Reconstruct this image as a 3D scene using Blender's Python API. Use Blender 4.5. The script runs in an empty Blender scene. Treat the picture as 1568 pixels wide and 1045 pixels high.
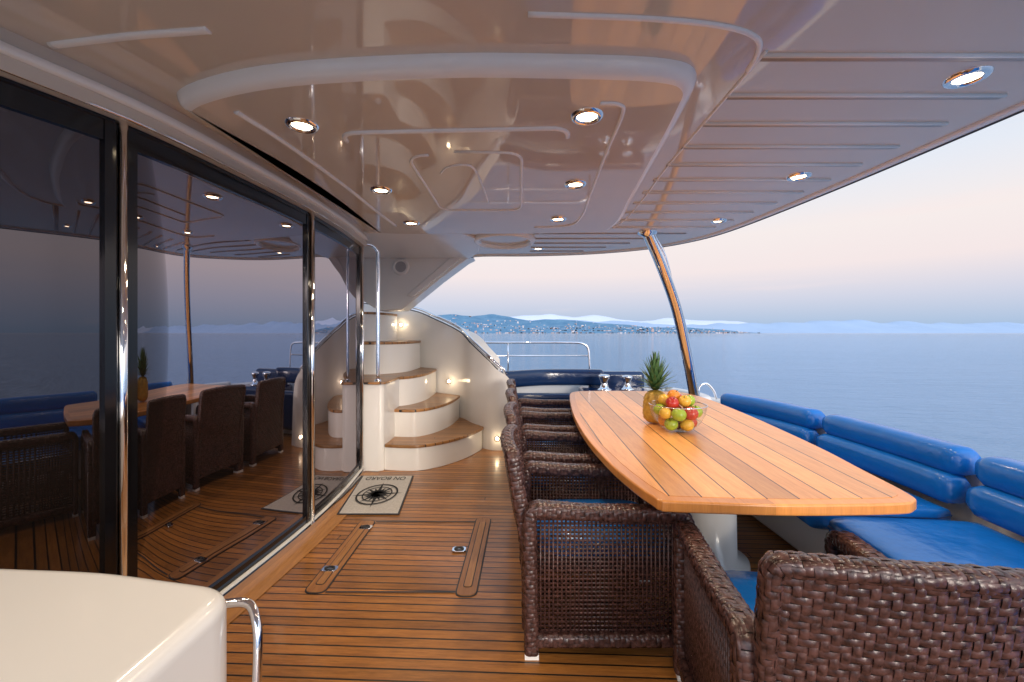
import bpy, math, random
from mathutils import Vector, Matrix
random.seed(7)
scene=bpy.context.scene
scene.view_settings.view_transform='Standard'; scene.view_settings.look='None'; scene.view_settings.exposure=0; scene.view_settings.gamma=1
COL=scene.collection
R=math.radians
# ---------------------------------------------------------------- node helpers
def new_mat(name):
    m=bpy.data.materials.new(name); m.use_nodes=True
    nt=m.node_tree; b=nt.nodes.get('Principled BSDF')
    return m,nt,b
def mth(nt,op,a,b=None,c=None,clamp=False):
    n=nt.nodes.new('ShaderNodeMath'); n.operation=op; n.use_clamp=clamp
    for i,v in enumerate((a,b,c)):
        if v is None: continue
        if isinstance(v,(int,float)): n.inputs[i].default_value=v
        else: nt.links.new(v,n.inputs[i])
    return n.outputs[0]
def mixc(nt,f,a,b,mode='MIX'):
    n=nt.nodes.new('ShaderNodeMix'); n.data_type='RGBA'; n.blend_type=mode
    for idx,v in ((0,f),(6,a),(7,b)):
        if isinstance(v,(int,float)): n.inputs[idx].default_value=v
        elif isinstance(v,(tuple,list)): n.inputs[idx].default_value=(*v[:3],1)
        else: nt.links.new(v,n.inputs[idx])
    return n.outputs[2]
def objco(nt,scale=(1,1,1),rot=(0,0,0)):
    t=nt.nodes.new('ShaderNodeTexCoord'); mp=nt.nodes.new('ShaderNodeMapping')
    nt.links.new(t.outputs['Object'],mp.inputs['Vector'])
    mp.inputs['Scale'].default_value=scale; mp.inputs['Rotation'].default_value=rot
    return mp.outputs[0]
def noise(nt,vec,scale,detail=3,rough=.5):
    n=nt.nodes.new('ShaderNodeTexNoise'); nt.links.new(vec,n.inputs['Vector'])
    n.inputs['Scale'].default_value=scale; n.inputs['Detail'].default_value=detail
    n.inputs['Roughness'].default_value=rough
    return n.outputs[0]
def bump(nt,b,h,strength=.2,dist=.01):
    n=nt.nodes.new('ShaderNodeBump'); nt.links.new(h,n.inputs['Height'])
    n.inputs['Strength'].default_value=strength; n.inputs['Distance'].default_value=dist
    nt.links.new(n.outputs[0],b.inputs['Normal'])
def simple(name,c,rough=.5,metal=0,var=.12,ns=6,bs=0,bscale=80,coat=0,rvar=0,ior=1.5,bd=.005):
    m,nt,b=new_mat(name)
    v=objco(nt); n=noise(nt,v,ns,4)
    lo=tuple(x*(1-var) for x in c); hi=tuple(min(1,x*(1+var)) for x in c)
    nt.links.new(mixc(nt,n,lo,hi),b.inputs['Base Color'])
    b.inputs['Roughness'].default_value=rough; b.inputs['Metallic'].default_value=metal; b.inputs['IOR'].default_value=ior
    if rvar:
        nt.links.new(mth(nt,'MULTIPLY_ADD',noise(nt,v,ns*2.3,5),rvar,rough-rvar*.5,clamp=True),b.inputs['Roughness'])
    b.inputs['Coat Weight'].default_value=coat; b.inputs['Coat Roughness'].default_value=.03
    if bs: bump(nt,b,noise(nt,v,bscale,3),bs,bd)
    return m
def emis(name,c,s):
    m,nt,b=new_mat(name)
    b.inputs['Base Color'].default_value=(*c,1)
    b.inputs['Emission Color'].default_value=(*c,1); b.inputs['Emission Strength'].default_value=s
    return m
# ---------------------------------------------------------------- materials
def teak(name,mode,base,dark,gap,width=.065,rot=0,rough=.4,coat=.15):
    m,nt,b=new_mat(name)
    v=objco(nt,rot=(0,0,rot))
    s=nt.nodes.new('ShaderNodeSeparateXYZ'); nt.links.new(v,s.inputs[0])
    x,y=s.outputs[0],s.outputs[1]
    if mode=='x':   # planks run along x
        t=mth(nt,'DIVIDE',y,width); gl=(1.2,14,1)
    elif mode=='y':
        t=mth(nt,'DIVIDE',x,width); gl=(14,1.2,1)
    else:           # table: fanned planks along y
        l=mth(nt,'MULTIPLY_ADD',y,.028,.45); r=mth(nt,'MULTIPLY_ADD',y,.12,1.42)
        t=mth(nt,'MULTIPLY',mth(nt,'DIVIDE',mth(nt,'SUBTRACT',x,l),mth(nt,'SUBTRACT',r,l)),9); gl=(14,1.2,1)
    idx=mth(nt,'FLOOR',t); fr=mth(nt,'FRACT',t)
    wn=nt.nodes.new('ShaderNodeTexWhiteNoise'); wn.noise_dimensions='1D'; nt.links.new(idx,wn.inputs['W'])
    mp=nt.nodes.new('ShaderNodeMapping'); nt.links.new(v,mp.inputs[0]); mp.inputs['Scale'].default_value=gl
    off=nt.nodes.new('ShaderNodeCombineXYZ'); o=mth(nt,'MULTIPLY',wn.outputs[0],37.)
    nt.links.new(o,off.inputs[0]); nt.links.new(o,off.inputs[1]); nt.links.new(off.outputs[0],mp.inputs['Location'])
    g1=noise(nt,mp.outputs[0],3.2,6,.65); g2=noise(nt,mp.outputs[0],14,5,.7)
    big=noise(nt,v,.9,3)
    g=mth(nt,'ADD',mth(nt,'MULTIPLY',g1,.6),mth(nt,'MULTIPLY',g2,.4))
    g=mth(nt,'MULTIPLY_ADD',mth(nt,'SUBTRACT',g,.5),3.0,.5,clamp=True)
    c=mixc(nt,g,dark,base)
    val=mth(nt,'MULTIPLY_ADD',wn.outputs[0],.50,.72)
    val=mth(nt,'MULTIPLY',val,mth(nt,'MULTIPLY_ADD',big,.6,.72))
    vc=nt.nodes.new('ShaderNodeCombineXYZ')
    for i in range(3): nt.links.new(val,vc.inputs[i])
    c=mixc(nt,1.,c,vc.outputs[0],'MULTIPLY')
    if gap>0:
        line=mth(nt,'LESS_THAN',fr,gap)
        if mode!='table':
            along=x if mode=='x' else y
            jt=mth(nt,'FRACT',mth(nt,'DIVIDE',mth(nt,'ADD',along,mth(nt,'MULTIPLY',wn.outputs[0],25.3)),7.5))
            line=mth(nt,'MAXIMUM',line,mth(nt,'LESS_THAN',jt,.0008))
        c=mixc(nt,line,c,(.010,.008,.007))
        bump(nt,b,mth(nt,'SUBTRACT',mth(nt,'MULTIPLY',g,.25),line),.35,.003)
    nt.links.new(c,b.inputs['Base Color'])
    nt.links.new(mth(nt,'MULTIPLY_ADD',big,.25,rough-.12),b.inputs['Roughness'])
    b.inputs['Coat Weight'].default_value=coat; b.inputs['Coat Roughness'].default_value=.15
    return m
M_floor=teak('teak_deck','x',(.52,.215,.048),(.20,.074,.017),.14,.060,R(2.5),.32,.3)
M_floorframe=teak('teak_frame','y',(.50,.22,.06),(.26,.10,.03),0,.3,0,.4,.2)
M_margin=teak('teak_margin','y',(.60,.28,.08),(.36,.15,.04),0,.4,0,.4,.2)
M_tread=teak('teak_tread','x',(.46,.23,.08),(.24,.10,.03),.08,.06,0,.4,.2)
M_table=teak('teak_table','table',(.86,.41,.135),(.62,.245,.07),.045,1,0,.34,.3)
M_tablerim=teak('teak_table_rim','y',(.86,.35,.085),(.66,.24,.05),0,.5,0,.32,.35)
M_white=simple('white_gelcoat',(.82,.80,.76),.16,0,.03,1.5,rvar=.06)
M_whitetrim=simple('white_trim',(.92,.90,.85),.2,0,.02)
M_ceil=simple('ceiling_gelcoat',(.70,.63,.53),.035,0,.07,.8,rvar=.02,ior=1.8)
M_groove=simple('groove',(.46,.41,.37),.4)
M_chrome=simple('stainless_steel',(.82,.82,.84),.06,1,.03)
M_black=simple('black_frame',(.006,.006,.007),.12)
M_rubber=simple('rubber',(.03,.03,.035),.5)
M_blue=simple('blue_vinyl',(.005,.155,.54),.26,0,.18,3,.45,7,coat=.2,bd=.025)
M_navy=simple('navy_vinyl',(.006,.025,.085),.18,0,.2,3,.3,8,bd=.02)
M_seam=simple('vinyl_seam',(.006,.06,.22),.5)
M_mat=simple('mat_fabric',(.55,.52,.48),.9,0,.25,60,.6,400)
M_matdark=simple('mat_print',(.03,.03,.032),.9,0,.3,60)
M_lamp=emis('lamp_glow',(1,.80,.52),20)
M_stepl=emis('step_glow',(1,.76,.46),9)
M_speaker=simple('speaker_mesh',(.45,.45,.46),.6,0,.3,300)
M_leaf=simple('pineapple_leaf',(.09,.19,.07),.45,0,.5,30)
M_pine=simple('pineapple_skin',(.50,.30,.05),.5,0,.5,50)
M_cg={'g':simple('apple_green',(.32,.45,.04),.25,0,.2,10),'r':simple('apple_red',(.45,.03,.02),.22,0,.5,12),
 'y':simple('apple_yellow',(.72,.42,.05),.28,0,.3,10),'o':simple('orange_skin',(.75,.25,.02),.4,0,.1,20,.3,200),'p':simple('plum_skin',(.07,.01,.03),.3)}
def wick(name,lo,hi):
    m,nt,b=new_mat(name); v=objco(nt)
    n=noise(nt,v,55,2); n2=noise(nt,v,5,3)
    f=mth(nt,'MULTIPLY_ADD',mth(nt,'SUBTRACT',n,.5),2.4,.5,clamp=True)
    c=mixc(nt,f,lo,hi); nt.links.new(mixc(nt,mth(nt,'MULTIPLY',n2,.4),c,(.02,.012,.011)),b.inputs['Base Color'])
    b.inputs['Roughness'].default_value=.27
    bump(nt,b,noise(nt,v,260,2),.25,.002)
    return m
M_wick=wick('wicker',(.032,.014,.012),(.15,.068,.056))
M_wickback=simple('wicker_backing',(.012,.007,.006),.7)
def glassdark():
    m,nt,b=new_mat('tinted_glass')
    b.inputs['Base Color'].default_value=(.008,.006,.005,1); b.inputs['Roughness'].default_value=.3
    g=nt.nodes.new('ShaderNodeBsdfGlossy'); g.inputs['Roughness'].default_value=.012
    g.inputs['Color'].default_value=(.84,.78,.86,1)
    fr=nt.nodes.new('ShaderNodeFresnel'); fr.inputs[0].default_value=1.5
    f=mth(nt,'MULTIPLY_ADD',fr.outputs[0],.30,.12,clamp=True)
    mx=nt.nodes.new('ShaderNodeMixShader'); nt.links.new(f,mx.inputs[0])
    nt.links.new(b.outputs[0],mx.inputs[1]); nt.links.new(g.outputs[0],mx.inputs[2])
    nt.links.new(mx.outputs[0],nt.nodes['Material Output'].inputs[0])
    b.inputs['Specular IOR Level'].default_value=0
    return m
M_glass=glassdark()
def bowlglass():
    m,nt,b=new_mat('bowl_glass')
    t=nt.nodes.new('ShaderNodeBsdfTransparent'); t.inputs[0].default_value=(.92,.95,.93,1)
    g=nt.nodes.new('ShaderNodeBsdfGlossy'); g.inputs['Roughness'].default_value=.03
    lw=nt.nodes.new('ShaderNodeLayerWeight'); lw.inputs[0].default_value=.5
    f=mth(nt,'MULTIPLY_ADD',mth(nt,'POWER',lw.outputs[1],3.0),.6,.06,clamp=True)
    mx=nt.nodes.new('ShaderNodeMixShader'); nt.links.new(f,mx.inputs[0])
    nt.links.new(t.outputs[0],mx.inputs[1]); nt.links.new(g.outputs[0],mx.inputs[2])
    nt.links.new(mx.outputs[0],nt.nodes['Material Output'].inputs[0])
    return m
M_bowl=bowlglass()
# ---------------------------------------------------------------- mesh helpers
def empty(name,loc=(0,0,0)):
    e=bpy.data.objects.new(name,None); e.location=(0,0,0); COL.objects.link(e); return e
def mk(name,V,F,mat,parent=None,smooth=False,mids=None):
    me=bpy.data.meshes.new(name); me.from_pydata([tuple(v) for v in V],[],F); me.update()
    for m in (mat if isinstance(mat,list) else [mat]): me.materials.append(m)
    if mids: me.polygons.foreach_set('material_index',mids)
    if smooth: me.polygons.foreach_set('use_smooth',[True]*len(me.polygons))
    o=bpy.data.objects.new(name,me); COL.objects.link(o)
    if parent: o.parent=parent
    return o
def bev(o,w,seg=3):
    m=o.modifiers.new('bevel','BEVEL'); m.width=w; m.segments=seg; m.limit_method='ANGLE'; m.angle_limit=R(35)
    for p in o.data.polygons: p.use_smooth=True
    wn=o.modifiers.new('wn','WEIGHTED_NORMAL'); wn.keep_sharp=False
    return o
def box(name,x0,x1,y0,y1,z0,z1,mat,parent=None,b=0,seg=3):
    V=[(x,y,z) for z in(z0,z1) for x,y in((x0,y0),(x1,y0),(x1,y1),(x0,y1))]
    F=[(3,2,1,0),(4,5,6,7),(0,1,5,4),(1,2,6,5),(2,3,7,6),(3,0,4,7)]
    o=mk(name,V,F,mat,parent)
    if b: bev(o,b,seg)
    return o
def area2(P): return sum(P[i][0]*P[(i+1)%len(P)][1]-P[(i+1)%len(P)][0]*P[i][1] for i in range(len(P)))
def prism(name,P,z0,z1,mat,parent=None,b=0,seg=3):
    P=[tuple(p[:2]) for p in P]
    if area2(P)<0: P=P[::-1]
    n=len(P)
    V=[(x,y,z0) for x,y in P]+[(x,y,z1) for x,y in P]
    F=[tuple(range(n-1,-1,-1)),tuple(range(n,2*n))]+[(i,(i+1)%n,n+(i+1)%n,n+i) for i in range(n)]
    o=mk(name,V,F,mat,parent)
    if b: bev(o,b,seg)
    return o
def cr(P,n=8,closed=False):
    P=[Vector(p) for p in P]; out=[]; L=len(P)
    rng=range(L) if closed else range(L-1)
    for i in rng:
        if closed: a,b,c,d=P[(i-1)%L],P[i],P[(i+1)%L],P[(i+2)%L]
        else: a=P[max(i-1,0)];b=P[i];c=P[i+1];d=P[min(i+2,L-1)]
        for k in range(n):
            t=k/n
            out.append(.5*((2*b)+(c-a)*t+(2*a-5*b+4*c-d)*t*t+(3*b-a-3*c+d)*t**3))
    if not closed: out.append(P[-1])
    return out
def sweep(name,P,prof,mat,parent=None,up=None,endround=0,closed=False):
    P=[Vector(p) for p in P]; n=len(P); m=len(prof); V=[];F=[]
    T=[]
    for i in range(n):
        if closed: t=P[(i+1)%n]-P[(i-1)%n]
        else: t=P[min(i+1,n-1)]-P[max(i-1,0)]
        T.append(t.normalized())
    if up is None:
        ref=Vector((0,0,1)) if abs(T[0].z)<.9 else Vector((0,1,0))
    S=None
    cum=[0]
    for i in range(1,n): cum.append(cum[-1]+(P[i]-P[i-1]).length)
    for i in range(n):
        if up is not None: S=T[i].cross(Vector(up)).normalized()
        elif S is None: S=T[i].cross(ref).normalized()
        else: S=(S-T[i]*S.dot(T[i])).normalized()
        U=S.cross(T[i])
        sc=1
        if endround:
            dd=min(cum[i],cum[-1]-cum[i])
            if dd<endround: sc=.72+.28*math.sqrt(max(0,1-(1-dd/endround)**2))
        for a,b_ in prof: V.append(P[i]+S*a*sc+U*b_*sc)
    for i in range(n if closed else n-1):
        for k in range(m):
            j=(i+1)%n
            F.append((i*m+k,i*m+(k+1)%m,j*m+(k+1)%m,j*m+k))
    if not closed:
        F.append(tuple(range(m-1,-1,-1))); F.append(tuple((n-1)*m+k for k in range(m)))
    return mk(name,V,F,mat,parent,True)
def circ(r,n=12,ry=None):
    ry=ry or r
    return [(r*math.cos(2*math.pi*k/n),ry*math.sin(2*math.pi*k/n)) for k in range(n)]
def sup(w,h,n=24,e=.5):
    o=[]
    for k in range(n):
        a=2*math.pi*k/n; c,s=math.cos(a),math.sin(a)
        o.append((w/2*math.copysign(abs(c)**e,c),h/2*math.copysign(abs(s)**e,s)))
    return o
def tube(name,P,r,mat,parent=None,closed=False,n=12): return sweep(name,P,circ(r,n),mat,parent,None,0,closed)
def lathe(name,prof,mat,parent=None,c=(0,0,0),n=32,fn=None):
    V=[];F=[];m=len(prof)
    for k in range(n):
        a=2*math.pi*k/n
        for j,(r,z) in enumerate(prof):
            rr=r+(fn(k,j) if fn else 0)
            V.append((c[0]+rr*math.cos(a),c[1]+rr*math.sin(a),c[2]+z))
    for k in range(n):
        for j in range(m-1):
            q=(k+1)%n; F.append((k*m+j,q*m+j,q*m+j+1,k*m+j+1))
    return mk(name,V,F,mat,parent,True)
def fillet(P,r,n=6):
    out=[];L=len(P)
    for i in range(L):
        a,b,c=Vector(P[i-1]),Vector(P[i]),Vector(P[(i+1)%L])
        p=b+(a-b).normalized()*r; q=b+(c-b).normalized()*r
        for k in range(n+1):
            t=k/n; out.append((1-t)**2*p+2*t*(1-t)*b+t*t*q)
    return out
def inset(P,d):
    P=[Vector(p) for p in P]; n=len(P); s=1 if area2(P)>0 else -1; o=[]
    for i in range(n):
        t=(P[(i+1)%n]-P[i-1]).normalized(); o.append(P[i]+Vector((-t.y,t.x))*d*s)
    return o
def inset_clean(P,d):
    Q=inset(P,d); P=[Vector(p) for p in P]; n=len(P); o=[]
    def ds(q,a,b):
        t=max(0,min(1,(q-a).dot(b-a)/max(1e-9,(b-a).length_squared))); return (q-a.lerp(b,t)).length
    for q in Q:
        if min(ds(q,P[i],P[(i+1)%n]) for i in range(n))>d*.97: o.append(q)
    return o
# ---------------------------------------------------------------- world
w=bpy.data.worlds.new('World'); scene.world=w; w.use_nodes=True
nt=w.node_tree; nt.nodes.clear()
out=nt.nodes.new('ShaderNodeOutputWorld'); tc=nt.nodes.new('ShaderNodeTexCoord')
sp=nt.nodes.new('ShaderNodeSeparateXYZ'); nt.links.new(tc.outputs['Generated'],sp.inputs[0])
rp=nt.nodes.new('ShaderNodeValToRGB'); nt.links.new(sp.outputs[2],rp.inputs[0])
def s2l(r,g,b): 
    f=lambda c:(c/255/12.92) if c<10 else ((c/255+.055)/1.055)**2.4
    return (f(r),f(g),f(b),1)
E=rp.color_ramp.elements
E[0].position=0; E[0].color=s2l(158,188,220)
E[1].position=1; E[1].color=s2l(175,205,245)
for p,c in ((.025,(178,198,226)),(.07,(210,213,230)),(.13,(244,230,230)),(.20,(246,236,234)),(.29,(230,235,245)),(.42,(206,224,246))):
    e=E.new(p); e.color=s2l(*c)
mp=nt.nodes.new('ShaderNodeMapping'); nt.links.new(tc.outputs['Generated'],mp.inputs[0]); mp.inputs['Scale'].default_value=(1.2,1.2,14)
cn=noise(nt,mp.outputs[0],2.2,6,.6)
cf=mth(nt,'MULTIPLY',mth(nt,'SUBTRACT',cn,.56,clamp=True),1.3,clamp=True)
col=mixc(nt,cf,rp.outputs[0],(.98,.80,.78))
gl=mth(nt,'MAXIMUM',mth(nt,'MULTIPLY',sp.outputs[1],-1),0)   # added fill: unseen sky behind the viewpoint brightened to light the interior
stg=mth(nt,'MULTIPLY_ADD',gl,2.2,1.0)
b1=nt.nodes.new('ShaderNodeBackground'); nt.links.new(col,b1.inputs[0]); nt.links.new(stg,b1.inputs[1])
sky=nt.nodes.new('ShaderNodeTexSky'); sky.sky_type='NISHITA'; sky.sun_disc=False; sky.sun_elevation=R(9); sky.sun_rotation=R(160)
b2=nt.nodes.new('ShaderNodeBackground'); nt.links.new(sky.outputs[0],b2.inputs[0]); b2.inputs[1].default_value=.004
ad=nt.nodes.new('ShaderNodeAddShader'); nt.links.new(b1.outputs[0],ad.inputs[0]); nt.links.new(b2.outputs[0],ad.inputs[1])
nt.links.new(ad.outputs[0],out.inputs[0])
sl=bpy.data.lights.new('sun','SUN'); sl.energy=1.5; sl.angle=R(12); sl.color=(1,.88,.76)
so=bpy.data.objects.new('sun',sl); COL.objects.link(so)
dv=Vector((math.sin(R(160))*math.cos(R(9)),math.cos(R(160))*math.cos(R(9)),math.sin(R(9))))
so.rotation_euler=dv.to_track_quat('Z','Y').to_euler()
# ---------------------------------------------------------------- camera
cd=bpy.data.cameras.new('camera'); co=bpy.data.objects.new('camera',cd); COL.objects.link(co)
co.location=(0,0,1.4); co.rotation_euler=(R(90),0,0); cd.lens=36*650/1568; cd.sensor_width=36; cd.shift_y=-12.5/1568
cd.clip_end=60000; cd.clip_start=.05; scene.camera=co
# ---------------------------------------------------------------- sea
m,nt,b=new_mat('sea_water')
v=objco(nt,(.55,1.5,1),(0,0,R(-14))); n1=noise(nt,v,.5,5,.6); n2=noise(nt,v,2.4,5,.65); n3=noise(nt,v,.02,3); n4=noise(nt,v,.12,4,.55)
h=mth(nt,'ADD',mth(nt,'MULTIPLY',n1,1.3),mth(nt,'ADD',mth(nt,'MULTIPLY',n2,.5),mth(nt,'MULTIPLY',n4,1.6)))
bump(nt,b,h,.85,.55)
nt.links.new(mixc(nt,n3,(.17,.27,.38),(.24,.31,.41)),b.inputs['Base Color'])
b.inputs['Roughness'].default_value=.06; b.inputs['IOR'].default_value=1.36
M_sea=m
rings=[0,6,12,25,50,100,250,600,1500,4000,12000,40000]; V=[];F=[];n=64
for r in rings[1:]:
    for k in range(n): V.append((r*math.cos(2*math.pi*k/n),r*math.sin(2*math.pi*k/n),-1.8))
V.append((0,0,-1.8)); 
for k in range(n): F.append((len(V)-1,k,(k+1)%n))
for i in range(len(rings)-2):
    for k in range(n): q=(k+1)%n; F.append((i*n+k,(i+1)*n+k,(i+1)*n+q,i*n+q))
mk('sea',V,F,M_sea)
# ---------------------------------------------------------------- hills & town
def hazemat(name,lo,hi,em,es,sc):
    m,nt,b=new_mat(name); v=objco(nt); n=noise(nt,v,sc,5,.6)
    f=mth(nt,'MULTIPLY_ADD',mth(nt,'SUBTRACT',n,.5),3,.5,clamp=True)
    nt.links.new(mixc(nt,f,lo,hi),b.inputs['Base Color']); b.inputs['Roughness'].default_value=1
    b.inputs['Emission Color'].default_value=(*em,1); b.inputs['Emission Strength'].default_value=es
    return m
from mathutils import noise as mn
def hills(name,x0,x1,y0,depth,h,mat,seed,env,nx=160,ny=10):
    V=[];F=[]
    for j in range(ny+1):
        for i in range(nx+1):
            x=x0+(x1-x0)*i/nx; t=j/ny
            nz=.62+.38*mn.noise(Vector((x/h/5+seed,t*2,seed)))+.22*mn.noise(Vector((x/h/1.4,t*3,seed+4)))+.06*mn.noise(Vector((x/h*2,t*5,seed)))
            z=h*nz*math.sin(min(1,t*1.05)*math.pi/2)*env(i/nx)-3
            V.append((x,y0+depth*t,z))
    for j in range(ny):
        for i in range(nx):
            a=j*(nx+1)+i; F.append((a,a+1,a+nx+2,a+nx+1))
    o=mk(name,V,F,mat,None,True); return V,nx,ny
e1=lambda t:min(1,t*14)**.6*max(0,min(1,(1-t)*1.7))**.8
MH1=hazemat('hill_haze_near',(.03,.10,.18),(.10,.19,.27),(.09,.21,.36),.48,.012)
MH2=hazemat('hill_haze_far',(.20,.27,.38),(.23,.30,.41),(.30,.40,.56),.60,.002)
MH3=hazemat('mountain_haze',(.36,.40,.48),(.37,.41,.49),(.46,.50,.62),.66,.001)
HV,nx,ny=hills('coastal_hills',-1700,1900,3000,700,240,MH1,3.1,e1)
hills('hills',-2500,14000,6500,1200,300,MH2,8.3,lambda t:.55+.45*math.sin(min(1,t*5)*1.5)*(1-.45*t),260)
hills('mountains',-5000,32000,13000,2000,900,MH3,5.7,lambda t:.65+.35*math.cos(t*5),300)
V=[];F=[];mi=[]
tw=[simple('town_wall_light',(.56,.50,.50),.9),simple('town_wall_warm',(.48,.33,.29),.9),simple('town_blue',(.20,.28,.38),.9)]
for k in range(760):
    gx=random.gauss(.60,.2) if random.random()<.75 else random.uniform(.2,.97)
    if not .2<gx<.98: continue
    i=int(gx*nx); j=min(ny-1,int(abs(random.gauss(0,.30))*ny)); p=HV[j*(nx+1)+i]
    x=p[0]+random.uniform(-9,9); y=p[1]-4; z=max(p[2],-1); s=random.uniform(3,9); hh=random.uniform(3,7); 
    if random.random()<.06: hh*=2.6
    b0=len(V)
    V+=[(x-s,y,z-4),(x+s,y,z-4),(x+s,y+10,z-4),(x-s,y+10,z-4),(x-s,y,z+hh),(x+s,y,z+hh),(x+s,y+10,z+hh),(x-s,y+10,z+hh)]
    F+=[tuple(b0+q for q in f) for f in((0,1,5,4),(1,2,6,5),(2,3,7,6),(3,0,4,7),(4,5,6,7))]; mi+=[random.choice([0,1,2,2])]*5
mk('coastal_town',V,F,tw,None,False,mi)
# ---------------------------------------------------------------- hull, deck
hull=empty('yacht_hull')
HP=[(-3.5,-2.2),(2.3,-2.2),(2.62,0),(2.72,1.5),(2.72,3.2),(2.62,4.4),(2.45,5.4),(2.1,6.3),(1.4,6.75),(-3.5,6.9)]
prism('hull_body',HP,-2.2,-.06,M_white,hull,.03)
box('deck_base',-3.4,2.4,-2,6.4,-.06,-.012,M_rubber,hull)
mk('deck_floor',[(-1.75,-2,0),(2.35,-2,0),(2.35,6.3,0),(-1.75,6.3,0)],[(0,1,2,3)],M_floor)
bp=cr([(2.62,-2,0),(2.66,0,0),(2.72,1.5,0),(2.72,3.2,0),(2.60,4.5,0),(2.42,5.4,0),(2.05,6.2,0),(1.35,6.62,0),(-.2,6.75,0),(-3,6.8,0)],8)
def strip_wall(name,pts,z0,z1,th,mat,parent,cap=.02):
    prof=[(-th/2,z0),(th/2,z0),(th/2,z1-cap),(th/2-cap,z1),(-th/2+cap,z1),(-th/2,z1-cap)]
    return sweep(name,pts,prof,mat,parent,up=(0,0,1))
strip_wall('stern_coaming',[p for p in bp],-.06,.60,.14,M_white,hull)
# ---------------------------------------------------------------- glass wall
wallpts=cr([(-3.1,-1.6,0),(-2.6,-.6,0),(-2.1,.45,0),(-1.76,1.35,0),(-1.60,1.80,0),(-1.52,2.39,0),(-1.47,3.05,0),(-1.475,3.65,0),(-1.525,4.24,0)],10)
gw=empty('glass_sliding_doors')
def at_y(y):
    for a,b in zip(wallpts,wallpts[1:]):
        if a.y<=y<=b.y:
            t=(y-a.y)/(b.y-a.y); return a.lerp(b,t)
def seg(y0,y1,off=0,n=24):
    o=[]
    for k in range(n+1):
        p=at_y(y0+(y1-y0)*k/n); q=at_y(min(4.239,y0+(y1-y0)*k/n+.02)); r=at_y(max(-1.59,y0+(y1-y0)*k/n-.02))
        t=(q-r).normalized(); o.append(p+Vector((t.y,-t.x,0))*off)
    return o
def panel(name,y0,y1,off,z0,z1,mat,th=.012):
    P=seg(y0,y1,off); prof=[(-th/2,z0),(th/2,z0),(th/2,z1),(-th/2,z1)]
    return sweep(name,P,prof,mat,gw,up=(0,0,1))
ZT=2.25
def flat(o):
    m=o.modifiers.new('es','EDGE_SPLIT'); m.split_angle=R(40)
    for p in o.data.polygons: p.use_smooth=True
joints=[-1.5,.2,1.74,3.06,4.235]
for a,b in zip(joints,joints[1:]):
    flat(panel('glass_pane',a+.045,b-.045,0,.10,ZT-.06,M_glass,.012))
    for y in (a+.035,b-.035):
        flat(panel('black_stile',y-.02,y+.02,.006,.05,ZT-.005,M_black,.035))
    flat(panel('top_rail',a+.02,b-.02,.004,ZT-.085,ZT+.01,M_black,.03))
    flat(panel('bottom_rail',a+.02,b-.02,.004,.05,.105,M_black,.03))
for y in joints[1:]:
    p=seg(y-.001,y,.03,1)[1]
    tube('chrome_stile',[(p.x,p.y,.03),(p.x,p.y,ZT+.02)],.015,M_chrome,gw)
flat(panel('sill_chrome',-1.5,4.235,.045,.0,.045,M_chrome,.03))
flat(panel('sill_white',-1.5,4.235,.01,.0,.052,M_whitetrim,.05))
flat(panel('header_fascia',-1.5,4.235,.03,ZT+.012,2.402,M_ceil,.08))
sweep('header_white_bead',[q+Vector((0,0,2.33)) for q in seg(-1.5,4.235,.078,60)],sup(.04,.035,12),M_whitetrim,gw,up=(0,0,1))
sweep('header_chrome',[q+Vector((0,0,ZT+.018)) for q in seg(-1.5,4.235,.062,60)],circ(.008,8),M_chrome,gw,up=(0,0,1))
A=seg(-1.5,4.235,.06,60); B=seg(-1.5,4.235,.20,60); V=[];F=[]
for a,b in zip(A,B): V+=[(a.x,a.y,.004),(b.x,b.y,.004)]
for i in range(60): F.append((2*i,2*i+1,2*i+3,2*i+2))
mk('deck_margin_board',V,F,M_margin)
cab=empty('cabin')
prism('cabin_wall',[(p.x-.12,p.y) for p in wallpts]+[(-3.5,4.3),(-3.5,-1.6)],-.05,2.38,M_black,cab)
# ---------------------------------------------------------------- roof
roof=empty('hardtop_roof')
ZC=2.40
RP=cr([(2.30,-2.2),(2.29,-.5),(2.26,.8),(2.24,1.9),(2.2,3.0),(2.09,4.1),(1.88,4.65),(1.5,5.05),(.9,5.33),(.2,5.45),(-.5,5.5),(-.72,5.95)],6)
ROOF=[(p.x,p.y) for p in RP]+[(-3.6,6.0),(-3.6,-2.2)]
prism('roof_slab',ROOF,ZC,ZC+.16,M_ceil,roof,.03)
sweep('roof_rim',[(p.x+.0,p.y,ZC+.02) for p in RP],sup(.06,.07,16),M_whitetrim,roof,up=(0,0,1))
sweep('roof_rubber_edge',[(p.x+.03,p.y,ZC-.005) for p in RP],circ(.014,8),M_rubber,roof,up=(0,0,1))
BP=cr([(-1.36,1.74),(-.93,1.585),(-.31,1.52),(.155,1.52),(.55,1.545),(.70,1.62),(.745,1.80),(.80,2.3),(.87,3.0),(.93,3.6),(.86,3.95),(.47,4.05),(-.53,4.08),(-1.18,4.06),(-1.29,3.9),(-1.27,3.1),(-1.31,2.4),(-1.40,1.9)],6,True)
n=len(BP); lv=[(0,ZC+.001),(.004,ZC-.022),(.014,ZC-.042),(.03,ZC-.055),(.05,ZC-.060)]; V=[];F=[];mi=[]
for d,z in lv:
    for q in inset(BP,d): V.append((q.x,q.y,z))
for a in range(len(lv)-1):
    for i in range(n): F.append((a*n+i,(a+1)*n+i,(a+1)*n+(i+1)%n,a*n+(i+1)%n)); mi.append(1)
F.append(tuple((len(lv)-1)*n+i for i in range(n-1,-1,-1)));mi.append(0)
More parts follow.
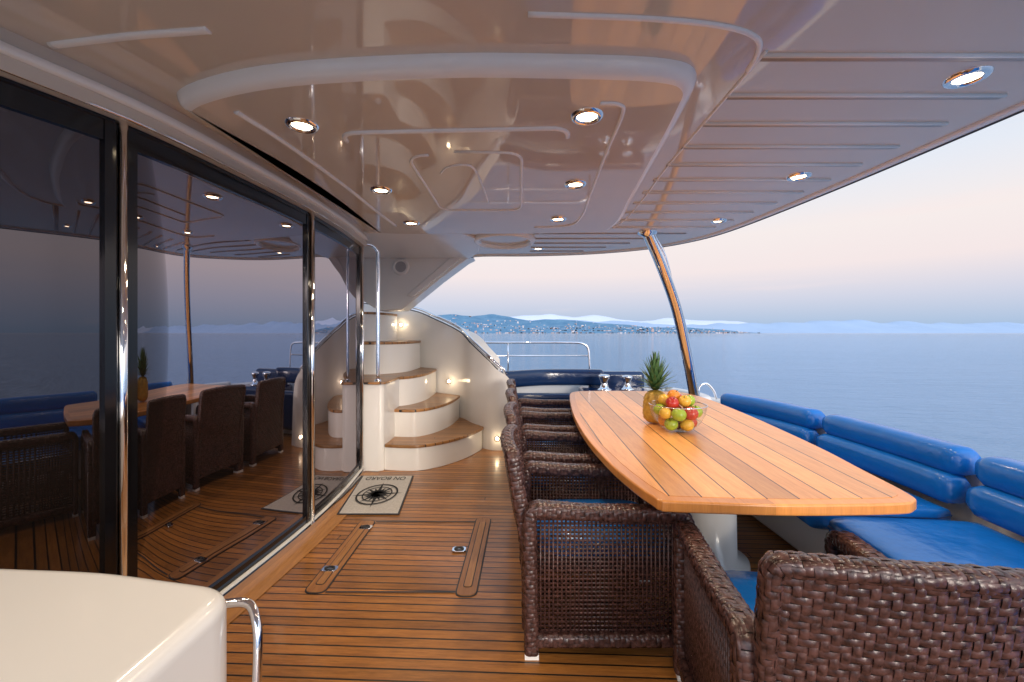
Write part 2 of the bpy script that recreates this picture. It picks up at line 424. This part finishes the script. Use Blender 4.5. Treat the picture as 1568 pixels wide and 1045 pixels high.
o=mk('ceiling_panel',V,F,[M_ceil,M_whitetrim],roof,False,mi)  # bevel takes the lighter trim white: its caught light is put into the colour
for p_ in o.data.polygons: p_.use_smooth=len(p_.vertices)==4
ZB=ZC-.06
def ridge(P,z,w_=.016,h_=.012,nm='ceiling_ridge',sm=True,mat=None):
    P=[(p[0],p[1],z) for p in P]
    if sm: P=cr(P,8)
    sweep(nm,P,sup(w_,h_,10,.8),mat or M_whitetrim,roof,up=(0,0,1))
ridge([(-1.17,1.80),(-1.16,1.86),(-1.12,2.1),(-1.07,2.7),(-1.05,3.2),(-1.02,3.72)],ZB,.026,.026)
ridge([(.36,1.735),(.44,1.745),(.475,1.83),(.49,2.2),(.53,2.85),(.56,3.4),(.5,3.7),(.2,3.78)],ZB,.018,.018)
ridge(fillet([(-.81,3.6),(-.81,1.99),(.26,1.94),(.38,3.6)],.09)[7:-7],ZB,.024,.026,sm=False)
ridge(fillet([(-.56,2.25),(-.54,3.25),(.07,3.25),(.05,2.2)],.12)+[Vector((-.30,2.2))],ZB,.018,.016,sm=False)
ridge([(-.33,2.38),(-.27,2.37),(-.22,2.42),(-.19,2.7),(-.17,3.05)],ZB,.014,.016)
ridge([(-.42,2.5),(-.38,2.42),(-.33,2.38)],ZB,.012)
ridge([(-1.6,1.475),(-1.3,1.43),(-1.1,1.41),(-1.0,1.40)],ZC,.03,.022)
ridge([(.05,1.33),(.45,1.35),(.70,1.385),(.83,1.44),(.88,1.52),(.90,1.62)],ZC,.020,.020)
ridge([(-1.9,.95),(-.5,.9),(1,.95),(1.9,1.0)],ZC,.022,.018)
for y in [1.545,1.80,2.04,2.29,2.53,2.78,3.03,3.28,3.53,3.78,4.03]:
    xr=2.07 if y<3 else 2.07-(y-3)*.14
    ridge([(.90+.02*(y-1.5),y),(xr,y)],ZC-.001,.030,.012,'ceiling_slat_groove',False,M_groove)
    ridge([(.90+.02*(y-1.5),y-.02),(xr,y-.02)],ZC-.001,.016,.022,'ceiling_slat_edge',False,M_whitetrim)
for y in [4.27,4.5,4.73,4.96,5.19]:
    xr=1.75-(y-4.27)*.95
    ridge([(.22,y),(xr,y)],ZC-.001,.03,.014,'ceiling_slat_groove',False,M_groove)
ridge([(.90,1.50),(.93,2.5),(.98,3.2),(.99,3.85),(.85,4.13),(.4,4.2),(.22,4.3)],ZC-.001,.012,.014)
tube('stair_opening_ring',[(-.08+.30*math.cos(a*math.pi/20),4.55+.34*math.sin(a*math.pi/20),ZC-.004) for a in range(40)],.035,M_whitetrim,roof,True)
prism('stair_soffit',fillet([(-2.8,4.14),(-.5,4.14),(-.32,4.55),(-.42,5.2),(-.62,5.8),(-2.8,5.8)],.08),ZC-.025,ZC+.01,M_white,roof,.012)
def downlight(x,y,z,power=26):
    e=empty('ceiling_downlight')
    lathe('bezel',[(.042,.004),(.044,-.009),(.055,-.014),(.066,-.010),(.072,.002)],M_chrome,e,(x,y,z),32)
    lathe('lens',[(0.0001,-.003),(.042,-.003)],M_lamp,e,(x,y,z),24)
    l=bpy.data.lights.new('downlight_beam','SPOT'); l.energy=power; l.color=(1,.82,.60); l.spot_size=R(140); l.spot_blend=1; l.shadow_soft_size=.03
    o=bpy.data.objects.new('beam',l); COL.objects.link(o); o.location=(x,y,z-.03); o.parent=e
for x,y in ((-.95,1.92),(.325,1.84),(-.86,2.79),(.40,2.68),(-.86,3.63),(.38,3.5)): downlight(x,y,ZB)
for x,y in ((1.78,1.66),(1.83,2.71),(1.84,3.78),(.31,5.03),(-.9,.5),(.4,.4),(1.8,.5)): downlight(x,y,ZC)
# ---------------------------------------------------------------- support fin
fin=empty('flybridge_support')
def xzprism(name,P,y0,y1,mat,parent,b=0):
    n=len(P); V=[(x,y0,z) for x,z in P]+[(x,y1,z) for x,z in P]
    A_=sum(P[i][0]*P[(i+1)%n][1]-P[(i+1)%n][0]*P[i][1] for i in range(n))
    F=[tuple(range(n)),tuple(range(2*n-1,n-1,-1))]+[(i,n+i,n+(i+1)%n,(i+1)%n) for i in range(n)]
    if A_<0: F=[f[::-1] for f in F]
    o=mk(name,V,F,mat,parent)
    if b: bev(o,b)
    return o
fp=[(-.50,2.41),(-.60,2.36),(-.95,2.10),(-1.38,1.75),(-1.45,1.70),(-1.75,1.69),(-2.0,1.85),(-2.7,2.0),(-2.7,2.41)]
xzprism('fin_panel',fp,5.55,5.95,M_whitetrim,fin,.02)
xzprism('fin_inner_rib',[(-.62,2.40),(-1.30,1.86),(-1.37,1.89),(-.78,2.40)],5.52,5.56,M_whitetrim,fin,.01)
sk=lathe('speaker',[(.0001,.02),(.07,.02),(.085,.03),(.105,.028),(.11,0)],[M_whitetrim],fin,(0,0,0),32)
sk.rotation_euler=(R(90),0,0); sk.location=(-1.45,5.55,2.26)
s2=lathe('speaker_grille',[(.0001,.024),(.07,.024)],M_speaker,fin,(0,0,0),32); s2.rotation_euler=(R(90),0,0); s2.location=(-1.45,5.55,2.26)
# ---------------------------------------------------------------- stairs
st=empty('spiral_staircase')
back=[(-1.5,6.33),(-2.3,6.5)]
steps=[(.265,[(-1.30,4.33),(-1.13,4.30),(-.93,4.31),(-.70,4.48),(-.50,4.76),(-.36,5.10),(-.40,5.2)],[(-.7,5.75),(-1.08,5.98)]+back+[(-2.3,5.0),(-1.3,5.0)]),
(.565,[(-1.33,4.66),(-1.18,4.63),(-1.02,4.65),(-.86,4.86),(-.75,5.2),(-.70,5.66)],[(-1.08,5.98)]+back+[(-2.3,5.0),(-1.33,5.0)]),
(.90,[(-1.56,4.78),(-1.38,4.80),(-1.20,4.92),(-1.09,5.2),(-1.06,5.5),(-1.06,5.93)],back+[(-2.3,4.9)]),
(1.29,[(-1.80,5.10),(-1.62,5.14),(-1.45,5.27),(-1.34,5.55),(-1.32,6.1)],back+[(-2.3,5.1)]),
(1.68,[(-2.15,5.6),(-1.95,5.64),(-1.80,5.78),(-1.73,6.05),(-1.72,6.35)],[(-2.4,6.5),(-2.4,5.6)])]
zp=0
for z,fr_,bk in steps:
    f=[tuple(p)[:2] for p in cr([(*p,0) for p in fr_],5)]
    prism('step_riser',f+bk,0 if z<.9 else zp-.02,z-.03,M_white,st,.008)
    P=f+bk
    if area2(P)<0: P=P[::-1]
    prism('tread_nosing',[tuple(q) for q in inset([Vector(p) for p in P],-.012)],z-.032,z,M_tread,st,.008)
    zp=z
prism('newel_column',[(-1.53,4.29),(-1.36,4.27),(-1.30,4.30),(-1.285,4.42),(-1.285,5.02),(-2.2,5.02),(-2.2,4.29)],0,.88,M_white,st,.012)
prism('newel_cap',[(-1.54,4.27),(-1.35,4.25),(-1.28,4.28),(-1.27,4.42),(-1.27,4.95),(-2.2,4.95),(-2.2,4.27)],.88,.905,M_tread,st,.006)
W=[(.10,5.13,.30),(.085,5.11,.50),(.055,5.09,.67),(.01,5.07,.79),(-.07,5.06,.89),(-.17,5.05,.955),(-.30,5.10,1.075),(-.5,5.35,1.24),(-.71,5.72,1.41),(-1.08,5.99,1.58),(-1.5,6.33,1.73),(-2.3,6.52,1.85)]
W=cr(W,6); V=[];F=[];n=len(W); NZ=10
for side in(0,1):
    for i,p in enumerate(W):
        a=W[max(i-1,0)];b_=W[min(i+1,n-1)]; t=(b_-a); nrm=Vector((t.y,-t.x,0)).normalized()
        if nrm.y<0: nrm=-nrm
        q=p+nrm*(.22*side)
        for k in range(NZ+1): V.append((q.x+.03*(1-k/NZ)*(1 if i<12 else 0),q.y,p.z*k/NZ))
S=n*(NZ+1)
for i in range(n-1):
    for k in range(NZ):
        a=i*(NZ+1)+k; F.append((a,a+NZ+1,a+NZ+2,a+1)); F.append((S+a,S+a+1,S+a+NZ+2,S+a+NZ+1))
    a=i*(NZ+1)+NZ; F.append((a,a+NZ+1,S+a+NZ+1,S+a))
for k in range(NZ): F.append((k,k+1,S+k+1,S+k))
o=mk('stair_outer_wall',V,F,M_white,st)
o.modifiers.new('es','EDGE_SPLIT').split_angle=R(50)
for p_ in o.data.polygons: p_.use_smooth=True
hp=[p+Vector((0,.06,.055)) for p in W[26:]]
tube('stair_handrail',[W[26]+Vector((.02,.06,-.03))]+hp,.02,M_chrome,st)
tube('stair_handrail_lower',[p+Vector((0,.02,.006)) for p in W[30:]],.010,M_rubber,st)
for i in (28,36,46,56): p=W[i]; tube('rail_post',[(p.x,p.y+.06,p.z-.02),(p.x,p.y+.06,p.z+.045)],.01,M_chrome,st)
tube('grab_rail',cr([(-1.37,4.34,.90),(-1.37,4.34,1.6),(-1.37,4.34,2.16),(-1.375,4.335,2.24),(-1.42,4.32,2.29),(-1.50,4.30,2.30)],6),.019,M_chrome,st)
lathe('grab_rail_foot',[(.0001,.02),(.03,.018),(.035,0)],M_chrome,st,(-1.37,4.34,.905))
def steplight(x,y,z):
    d=lathe('step_light',[(.0001,.006),(.022,.006)],M_stepl,st,(0,0,0),20); d.rotation_euler=(R(90),0,0); d.location=(x,y-.012,z)
    d=lathe('step_light_ring',[(.022,.008),(.032,.006),(.036,0)],M_chrome,st,(0,0,0),20); d.rotation_euler=(R(90),0,0); d.location=(x,y-.012,z)
    l=bpy.data.lights.new('step_lamp','POINT'); l.energy=.45; l.color=(1,.78,.5); l.shadow_soft_size=.02
    o=bpy.data.objects.new('step_lamp',l); COL.objects.link(o); o.location=(x,y-.07,z); o.parent=st
steplight(-.175,5.045,.145); steplight(-.86,5.80,.74); steplight(-1.66,6.37,1.52)
# ---------------------------------------------------------------- door mat
dm=empty('door_mat')
MQ=[(-1.33,3.27),(-.88,3.27),(-.97,4.12),(-1.44,4.12)]
ob=prism('mat_body',MQ,.004,.014,M_mat,dm,.003)
prism('mat_edge',[(-1.345,3.255),(-.865,3.255),(-.957,4.135),(-1.455,4.135)],.0045,.010,M_rubber,dm)
cx,cy=-1.155,3.64; V=[];F=[]
def tri(pts,z=.017):
    b0=len(V); V.extend([(x,y,z) for x,y in pts]); F.append(tuple(range(b0,b0+len(pts))))
rt=R(8)
for k in range(16):
    a=k*math.pi/8+rt; r=.20 if k%4==0 else (.15 if k%2==0 else .11)
    for s in(1,-1):
        r*=1.04
        tri([(cx+r*math.cos(a),cy+r*1.35*math.sin(a)),(cx+.045*math.cos(a+.4*s),cy+.06*math.sin(a+.4*s)),(cx,cy)],.0162+.0001*(2*k+s))
for r0,r1,zz in((.112,.122,.0205),(.155,.170,.0206),(.060,.068,.0207)):
    for k in range(48):
        a=k*math.pi/24;b_=(k+1)*math.pi/24
        tri([(cx+r0*math.cos(a),cy+1.35*r0*math.sin(a)),(cx+r1*math.cos(a),cy+1.35*r1*math.sin(a)),(cx+r1*math.cos(b_),cy+1.35*r1*math.sin(b_)),(cx+r0*math.cos(b_),cy+1.35*r0*math.sin(b_))],zz)
mk('compass_print',V,F,M_matdark,dm)
def textmesh(body,size,loc,rotz,name,mat,parent,sx=1,sy=1):
    c=bpy.data.curves.new(name,'FONT'); c.body=body; c.size=size; c.align_x='CENTER'
    o=bpy.data.objects.new(name+'_tmp',c); COL.objects.link(o)
    dg=bpy.context.evaluated_depsgraph_get(); me=bpy.data.meshes.new_from_object(o.evaluated_get(dg))
    bpy.data.objects.remove(o)
    me.materials.clear(); me.materials.append(mat)
    q=bpy.data.objects.new(name,me); COL.objects.link(q); q.location=loc; q.rotation_euler=(0,0,rotz); q.parent=parent; q.scale=(sx,sy,1)
textmesh('ON BOARD',.085,(-1.20,4.08,.017),R(180),'mat_text',M_matdark,dm,.85,1.5)
# ---------------------------------------------------------------- deck hatch
hb=empty('deck_hatch')
def Fp(px,py): d=910/(py-510); return ((px-784)*d/650,d)
L1=[Fp(552,798),Fp(577,798),Fp(497,910),Fp(462,910)]
R1=[Fp(729,794),Fp(753,794),Fp(730,915),Fp(695,915)]
for nm,P in(('hatch_board_fore',L1),('hatch_board_aft',R1)):
    P=[Vector(p) for p in P]
    prism(nm+'_seam',fillet(P,.05),.001,.004,M_rubber,hb)
    prism(nm,[tuple(q) for q in inset(fillet(P,.05),.008)],.002,.007,M_floorframe,hb)
    ctop=(P[0]+P[1])/2; cbot=(P[2]+P[3])/2
    def cc(t,s): 
        m_=ctop.lerp(cbot,t); hw=((P[1]-P[0])/2).lerp((P[2]-P[3])/2,t); return m_+hw*s
    inn=[cc(.08,-.42),cc(.08,.42),cc(.92,.42),cc(.92,-.42)]
    prism(nm+'_inlay_seam',fillet(inn,.02),.0075,.0085,M_rubber,hb)
    prism(nm+'_inlay',[tuple(q) for q in inset(fillet(inn,.02),.005)],.008,.0105,M_margin,hb)
for y in (Fp(600,800)[1],Fp(600,908)[1]):
    xa=(L1[1][0] if y>2.8 else L1[2][0]); xb=(R1[0][0] if y>2.8 else R1[3][0])
    mk('hatch_seam',[(xa,y-.006,.005),(xb,y-.006,.005),(xb,y+.006,.005),(xa,y+.006,.005)],[(0,1,2,3)],M_rubber,hb)
def latch(px,py,rot=0):
    x,y=Fp(px,py)
    prism('latch_plate',fillet([(x-.045,y-.03),(x+.045,y-.03),(x+.045,y+.03),(x-.045,y+.03)],.022),.006,.014,M_chrome,hb,.002)
    tube('latch_ring',[(x+.028*math.cos(a*.3142),y+.016*math.sin(a*.3142),.017) for a in range(20)],.004,M_rubber,hb,True)
latch(505,874); latch(703,844); latch(560,810)
# ---------------------------------------------------------------- dining table
tb=empty('teak_dining_table')
TP=cr([(.56,1.70),(.575,1.655),(.64,1.635),(1.04,1.605),(1.45,1.615),(1.56,1.645),(1.61,1.72),(1.67,2.01),(1.76,2.46),(1.87,3.3),(1.93,4.1),(1.90,4.5),(1.78,4.68),(1.3,4.76),(.86,4.76),(.68,4.68),(.60,4.42),(.50,3.5),(.465,2.73),(.485,2.17),(.525,1.85)],6,True)
TP=[(p.x,p.y) for p in TP]
prism('table_top',TP,.705,.75,M_tablerim,tb,.014,4)
IP=inset_clean([Vector(p) for p in TP],.055)
prism('table_planks',[tuple(q) for q in IP],.745,.7515,M_table,tb)
for y in(2.62,4.0):
    lathe('pedestal',[(.24,0),(.235,.03),(.17,.05),(.165,.35),(.165,.62),(.20,.68),(.26,.705)],M_white,tb,(1.20,y,0),40)
# ---------------------------------------------------------------- fruit bowl
fb=empty('fruit_bowl'); BX,BY=1.10,2.82
lathe('glass_bowl',[(.0001,.002),(.06,.002),(.10,.02),(.145,.065),(.170,.115),(.182,.175)],M_bowl,fb,(BX,BY,.7515),48)
tube('bowl_rim',[(BX+.181*math.cos(a*math.pi/24),BY+.181*math.sin(a*math.pi/24),.7515+.175) for a in range(48)],.003,M_chrome,fb,True)
def fruit(x,y,z,r,mat,nm,tall=1.0):
    pr=[]
    for k in range(15):
        a=math.pi*k/14; rr=r*math.sin(a); zz=-r*math.cos(a)*.92*tall
        if k>12: zz-=r*.10*(k-12)
        pr.append((max(rr,.0001),zz))
    o=lathe(nm,pr,mat,fb,(0,0,0),20); o.location=(BX+x,BY+y,.7515+z); o.rotation_euler=(random.uniform(-.6,.6),random.uniform(-.6,.6),0)
    s=tube(nm+'_stem',[(0,0,r*.7),(0.002,0,r*1.15)],.002,M_wickback,fb,n=6); s.parent=o
cs=[(-.065,-.06,.055,'g'),(.03,-.08,.055,'y'),(.08,-.02,.06,'r'),(-.07,.04,.06,'o'),(.04,.07,.06,'g'),(0,-.0,.05,'p'),
(-.10,-.055,.125,'y'),(-.03,-.10,.125,'g'),(.05,-.09,.13,'r'),(.108,-.03,.13,'g'),(.10,.06,.135,'y'),(-.01,.01,.14,'r'),(-.11,.03,.135,'g'),(0,.10,.135,'r'),
(-.05,-.04,.19,'r'),(.035,-.03,.20,'y'),(.085,.02,.195,'g'),(-.07,.05,.195,'y'),(-.01,.04,.225,'o'),(.03,.09,.195,'r')]
nmz={'g':'green_apple','y':'yellow_apple','r':'red_apple','o':'orange','p':'plum'}
for x,y,z,c in cs: fruit(x,y,z,.043+random.uniform(-.004,.004),M_cg[c],nmz[c])
pa=empty('pineapple'); PX,PY,PZ=1.03,3.05,.752
prof=[]
for k in range(33):
    t=k/32; prof.append((.082*math.sqrt(max(0.0005,1-(2*t-1)**4))*(1.06-.16*t)+.001,.24*t+.06))
lathe('pineapple_body',prof,M_pine,pa,(PX,PY,PZ-.06),48,fn=lambda k,j:.007*abs(math.sin(k*math.pi/48*10+j*.42))*abs(math.sin(k*math.pi/48*10-j*.42+1.2)) if 0<j<32 else 0)
V=[];F=[]
for k in range(80):
    a=k*2.39996; t=k/79; tilt=(1-t)*1.35+.05; Ln=.15+.09*t; wd=.019; 
    if t<.15: Ln*=.8
    d=Vector((math.cos(a),math.sin(a),0)); sd=Vector((-d.y,d.x,0)); c=Vector((PX,PY,PZ+.235+.045*t)); b0=len(V)
    pos=c.copy()
    for s in range(6):
        u=s/5; ang=tilt*(1+.35*u)-.20; 
        if s: pos=pos+(d*math.sin(ang)+Vector((0,0,math.cos(ang))))*Ln/5
        ww=wd*(1-u**1.6)+.0006
        V+= [pos-sd*ww+Vector((0,0,.003)),pos-d*.004,pos+sd*ww+Vector((0,0,.003))]
        if s:
            q=b0+3*(s-1); F+=[(q,q+1,q+4,q+3),(q+1,q+2,q+5,q+4)]
mk('pineapple_crown',V,F,M_leaf,pa,True)
# ---------------------------------------------------------------- wicker chairs
CV=[];CF=[];CM=[]
def addgrid(pts,nu,nv,mid):
    b0=len(CV); CV.extend(pts)
    for j in range(nv-1):
        for i in range(nu-1):
            a=b0+j*nu+i; CF.append((a,a+1,a+nu+1,a+nu)); CM.append(mid)
def weave(surf,U,Vl,c,hm=.0042,wrapu=False,backing=True):
    nu=max(3,round(U/c)); nv=max(2,round(Vl/c))
    if wrapu: nu=max(3,round(nu/3)*3)
    for j in range(nv):
        for i in range(nu):
            ph=(i+j)%3
            if ph==0: u0,u1,v0,v1=i-.12,min(i+2.12,nu+(2 if wrapu else .1)),j+.04,j+.96; lu=True
            elif ph==2: u0,u1,v0,v1=i+.06,i+.94,j-.55,min(j+1.55,nv+.1); lu=False
            else: continue
            if not lu: v0=max(v0,-.1)
            A=5 if lu else 4; B=4 if lu else 5; pts=[]
            jit=random.uniform(.8,1.25)
            for b_ in range(B):
                for a in range(A):
                    s=a/(A-1);t=b_/(B-1); x=2*s-1;y=2*t-1
                    al,ac=(x,y) if lu else (y,x)
                    h=hm*jit*((1-al*al*1.05)*(1-.55*ac**4))
                    p,nn=surf((u0+(u1-u0)*s)/nu,(v0+(v1-v0)*t)/nv)
                    pts.append(p+nn*h)
            addgrid(pts,A,B,0)
    if backing:
        K=28;L=28;pts=[]
        for j in range(L):
            for i in range(K):
                p,nn=surf(i/(K-1),j/(L-1)); pts.append(p-nn*.0012)
        addgrid(pts,K,L,1)
def pathsurf(P,X,w_,h_,e=.55):
    P=[Vector(p) for p in P]; cum=[0]
    for a,b in zip(P,P[1:]): cum.append(cum[-1]+(b-a).length)
    Lt=cum[-1]
    def f(u,v):
        s=max(0,min(1,v))*Lt; i=0
        while i<len(P)-2 and cum[i+1]<s: i+=1
        t=(s-cum[i])/max(1e-6,cum[i+1]-cum[i]); p=P[i].lerp(P[i+1],t)
        T0=(P[min(i+1,len(P)-1)]-P[max(i-1,0)]).normalized() ; T1=(P[min(i+2,len(P)-1)]-P[i]).normalized()
        T=T0.lerp(T1,t).normalized(); S_=(X-T*X.dot(T)).normalized(); N=S_.cross(T)
        a=2*math.pi*u; c,s_=math.cos(a),math.sin(a)
        q=p+S_*(w_/2*math.copysign(abs(c)**e,c))+N*(h_/2*math.copysign(abs(s_)**e,s_))
        nn=(S_*(c/w_)+N*(s_/h_)).normalized()
        return q,nn
    return f,Lt
def rnd(P,r,n=5):
    P=[Vector(p) for p in P]; o=[P[0]]
    for i in range(1,len(P)-1):
        a,b,c=P[i-1],P[i],P[i+1]; p=b+(a-b).normalized()*r; q=b+(c-b).normalized()*r
        for k in range(n+1):
            t=k/n; o.append((1-t)**2*p+2*t*(1-t)*b+t*t*q)
    o.append(P[-1]); return o
def boxc(x0,x1,y0,y1,z0,z1,mid):
    b0=len(CV); CV.extend([Vector((x,y,z)) for z in(z0,z1) for x,y in((x0,y0),(x1,y0),(x1,y1),(x0,y1))])
    for f in((3,2,1,0),(4,5,6,7),(0,1,5,4),(1,2,6,5),(2,3,7,6),(3,0,4,7)): CF.append(tuple(b0+q for q in f)); CM.append(mid)
X=Vector((1,0,0))
for sx in(-1,1):
    x=sx*.285
    P=rnd([(x,.33,.02),(x,.335,.615),(x,-.10,.62),(x,-.345,.64),(x,-.335,.02)],.05)
    f,L=pathsurf(P,X,.075,.058); weave(f,.24,L,.0205,wrapu=True)
    f,L=pathsurf([(x,.31,.075),(x,-.31,.075)],X,.06,.055); weave(f,.2,L,.022,wrapu=True)
    for k in range(27):
        z=.105+k*.0185; boxc(x-.0035+ (.002 if k%2 else 0),x+.0035,-.31,.31,z,z+.009,0)
    for k in range(33):
        y=-.30+k*.0185; boxc(x-.0055,x+.0055,y,y+.0075,.10,.60,0)
def backy(x,z,o): return -.345-.075*max(0,(z-.42))/.46-.028*(1-(x/.26)**2)*min(1,max(0,z-.3)*4)+o
HB=.865
def fbk(u,v):
    x=.25-.50*u; z=.10+(HB-.10)*v; return Vector((x,backy(x,z,-.020),z)),Vector((0,-1,.15)).normalized()
def ffr(u,v):
    x=-.25+.50*u; z=.42+(HB-.42)*v; return Vector((x,backy(x,z,.020),z)),Vector((0,1,-.1)).normalized()
weave(fbk,.50,HB-.10,.0205,hm=.0068); weave(ffr,.50,HB-.42,.0215)
P=[Vector((-.262,backy(-.26,z,0),z)) for z in (.10,.3,.42,.55,.7,.80)]
top=[]
for k in range(17):
    a=k/16; x=-.262+.524*a; zz=HB+.012*math.sin(math.pi*a)
    top.append(Vector((x,backy(x,HB,0),zz)))
P+= [Vector((-.262,backy(-.26,.84,0),.845)),Vector((-.250,backy(-.25,HB,0),HB))]+top[1:-1]+[Vector((.250,backy(.25,HB,0),HB)),Vector((.262,backy(.26,.84,0),.845))]
P+= [Vector((.262,backy(.26,z,0),z)) for z in (.80,.7,.55,.42,.3,.10)]
f,L=pathsurf(P,Vector((0,1,0)),.058,.042,.75); weave(f,.17,L,.020,hm=.0045,wrapu=True)
def fsk(u,v):
    x=-.25+.50*u; z=.27+.15*v; return Vector((x,.325,z)),Vector((0,1,0))
weave(fsk,.5,.15,.025)
boxc(-.25,.25,-.34,.315,.36,.405,1)
for sx in(-1,1):
    for y in(.33,-.335): boxc(sx*.285-.03,sx*.285+.03,y-.03,y+.03,0,.022,3)
cu=sup(1,1,28,.45); b0=len(CV); lev=[(.90,.415),(.97,.425),(1,.445),(1,.475),(.975,.495),(.93,.505),(.6,.513),(.0001,.516)]
for s,z in lev:
    for a,b_ in cu: CV.append(Vector((a*.50*s,b_*.62*s-.005,z-.03)))
for l in range(len(lev)-1):
    for k in range(28): q=(k+1)%28; CF.append((b0+l*28+k,b0+l*28+q,b0+(l+1)*28+q,b0+(l+1)*28+k)); CM.append(2)
chair=mk('wicker_armchair',CV,CF,[M_wick,M_wickback,M_blue,M_whitetrim],None,False,CM)
cme=chair.data
for p_ in cme.polygons: p_.use_smooth=(p_.material_index in(0,2))
chair.location=(.93,1.36,0); chair.rotation_euler=(0,0,R(-9))
for y,rz in((2.13,-90),(2.90,-91),(3.70,-89),(4.48,-90)):
    c2=bpy.data.objects.new('wicker_armchair',cme); COL.objects.link(c2); c2.location=(.42,y,0); c2.rotation_euler=(0,0,R(rz))
# ---------------------------------------------------------------- stern bench
bn=empty('blue_stern_bench')
bpth=cr([(2.23,4.45,0),(2.40,3.9,0),(2.47,3.36,0),(2.485,2.7,0),(2.46,2.24,0),(2.40,1.6,0),(2.32,.9,0),(2.22,.1,0),(2.12,-.8,0)],12)
def sub(y1,y0): return [p for p in bpth if y0<=p.y<=y1]
js=[4.46,3.36,2.24,1.10,0,-.8]
for a,b in zip(js,js[1:]):
    S_=sub(a-.008,b+.008)
    sweep('back_bolster_upper',[p+Vector((0,0,.695)) for p in S_],sup(.17,.165,24,.7),M_blue,bn,(0,0,1),.07)
    sweep('back_bolster_lower',[p+Vector((-.05,0,.545)) for p in S_],sup(.16,.17,24,.7),M_blue,bn,(0,0,1),.07)
    sweep('seat_cushion',[p+Vector((-.46,0,.385)) for p in S_],sup(.74,.15,40,.32),M_blue,bn,(0,0,1),.03)
    sweep('seat_piping',[p+Vector((-.46,0,.41)) for p in S_],sup(.755,.012,32,.32),M_seam,bn,(0,0,1),.03)
sweep('bench_base',[p+Vector((-.33,0,.155)) for p in bpth],sup(.72,.31,24,.25),M_white,bn,(0,0,1))
sweep('bench_back_shell',[p+Vector((.11,0,.33)) for p in bpth],sup(.09,.66,24,.3),M_white,bn,(0,0,1))
# ---------------------------------------------------------------- roof post
po=empty('roof_support_post')
def U(px,py,d): return Vector(((px-784)*d/650,d,1.4+(510-py)*d/650))
PP=cr([U(991,356,4.22),U(1012,405,4.35),U(1035,470,4.55),U(1051,540,4.75),U(1062,600,4.9),U(1066,625,4.95)],8)
sweep('post_tube',PP,circ(.062,20,.042),M_chrome,po)
P2=cr([U(999,356,4.28),U(1016,388,4.36),U(1024,415,4.42),U(1030,445,4.5)],6); tube('post_brace',P2,.02,M_chrome,po)
lathe('post_foot',[(.11,-.1),(.11,0),(.08,.03),(.06,.035)],M_chrome,po,(2.15,4.97,.55))
lathe('post_head',[(.03,-.04),(.09,-.01),(.10,.02)],M_chrome,po,(1.345,4.22,2.39))
# ---------------------------------------------------------------- aft corner lounge
ms=empty('navy_corner_lounge')
sp_=cr([(-.15,5.95,0),(.4,6.28,0),(1.0,6.33,0),(1.35,6.25,0)],8)
sweep('lounge_backrest',[p+Vector((0,0,.74)) for p in sp_],sup(.17,.24,24,.6),M_navy,ms,(0,0,1),.06)
box('lounge_seat',-.12,.95,5.55,6.2,.36,.52,M_navy,ms,.05)
box('lounge_front',.0,.82,5.40,5.56,.10,.62,M_navy,ms,.05)
box('lounge_base',-.1,1.0,5.6,6.4,.0,.37,M_white,ms,.03)
box('lounge_side',1.0,1.95,5.75,6.45,.0,.60,M_navy,ms,.06)
box('lounge_side_back',1.15,1.98,6.30,6.46,.55,.82,M_navy,ms,.06)
def winch(x,y,z,s=1):
    e=empty('mooring_winch')
    lathe('drum',[(.0001,0),(.075*s,0),(.075*s,.02*s),(.05*s,.03*s),(.036*s,.07*s),(.036*s,.10*s),(.055*s,.135*s),(.06*s,.15*s),(.05*s,.165*s),(.02*s,.17*s),(.0001,.17*s)],M_chrome,e,(x,y,z),32)
winch(1.27,5.85,.60,1.35); winch(1.60,5.9,.60,1.25)
gp=cr([(2.02,5.0,.0),(2.32,5.1,0),(2.36,5.5,0),(2.2,5.95,0)],6)
sweep('gunwale_corner',[p+Vector((0,0,.33)) for p in gp],sup(.16,.62,24,.35),M_white,hull,(0,0,1))
cl=empty('mooring_cleat')
tube('cleat_loop',cr([(2.20,5.02,.62),(2.22,5.02,.76),(2.30,5.02,.80),(2.38,5.02,.72),(2.42,5.02,.62)],6),.014,M_chrome,cl)
# ---------------------------------------------------------------- railing
rl=empty('side_railing')
def RZ(px,py,d=6.6): return U(px,py,d)
tube('rail_top',cr([RZ(560,525),RZ(720,525),RZ(800,525),RZ(870,525),RZ(893,527),RZ(901,537),RZ(903,568)],8),.019,M_chrome,rl)
tube('rail_mid',[RZ(560,545),RZ(902,545)],.012,M_chrome,rl)
for px in(640,778): tube('rail_post',[RZ(px,525),RZ(px,585)],.014,M_chrome,rl)
# ---------------------------------------------------------------- console (foreground)
cn_=empty('white_wet_bar_console')
cp=fillet([(-2.3,.15),(-.62,.15),(-.59,.93),(-.95,1.0),(-2.1,1.07)],.09,8)
o=prism('console_body',[tuple(p) for p in cp],0,.85,M_white,cn_,.035,5)
tube('console_grab_rail',cr([(-.66,.97,.78),(-.61,.98,.775),(-.578,.96,.745),(-.566,.945,.68),(-.566,.93,.5),(-.57,.92,.2),(-.60,.90,.15)],6),.010,M_chrome,cn_)
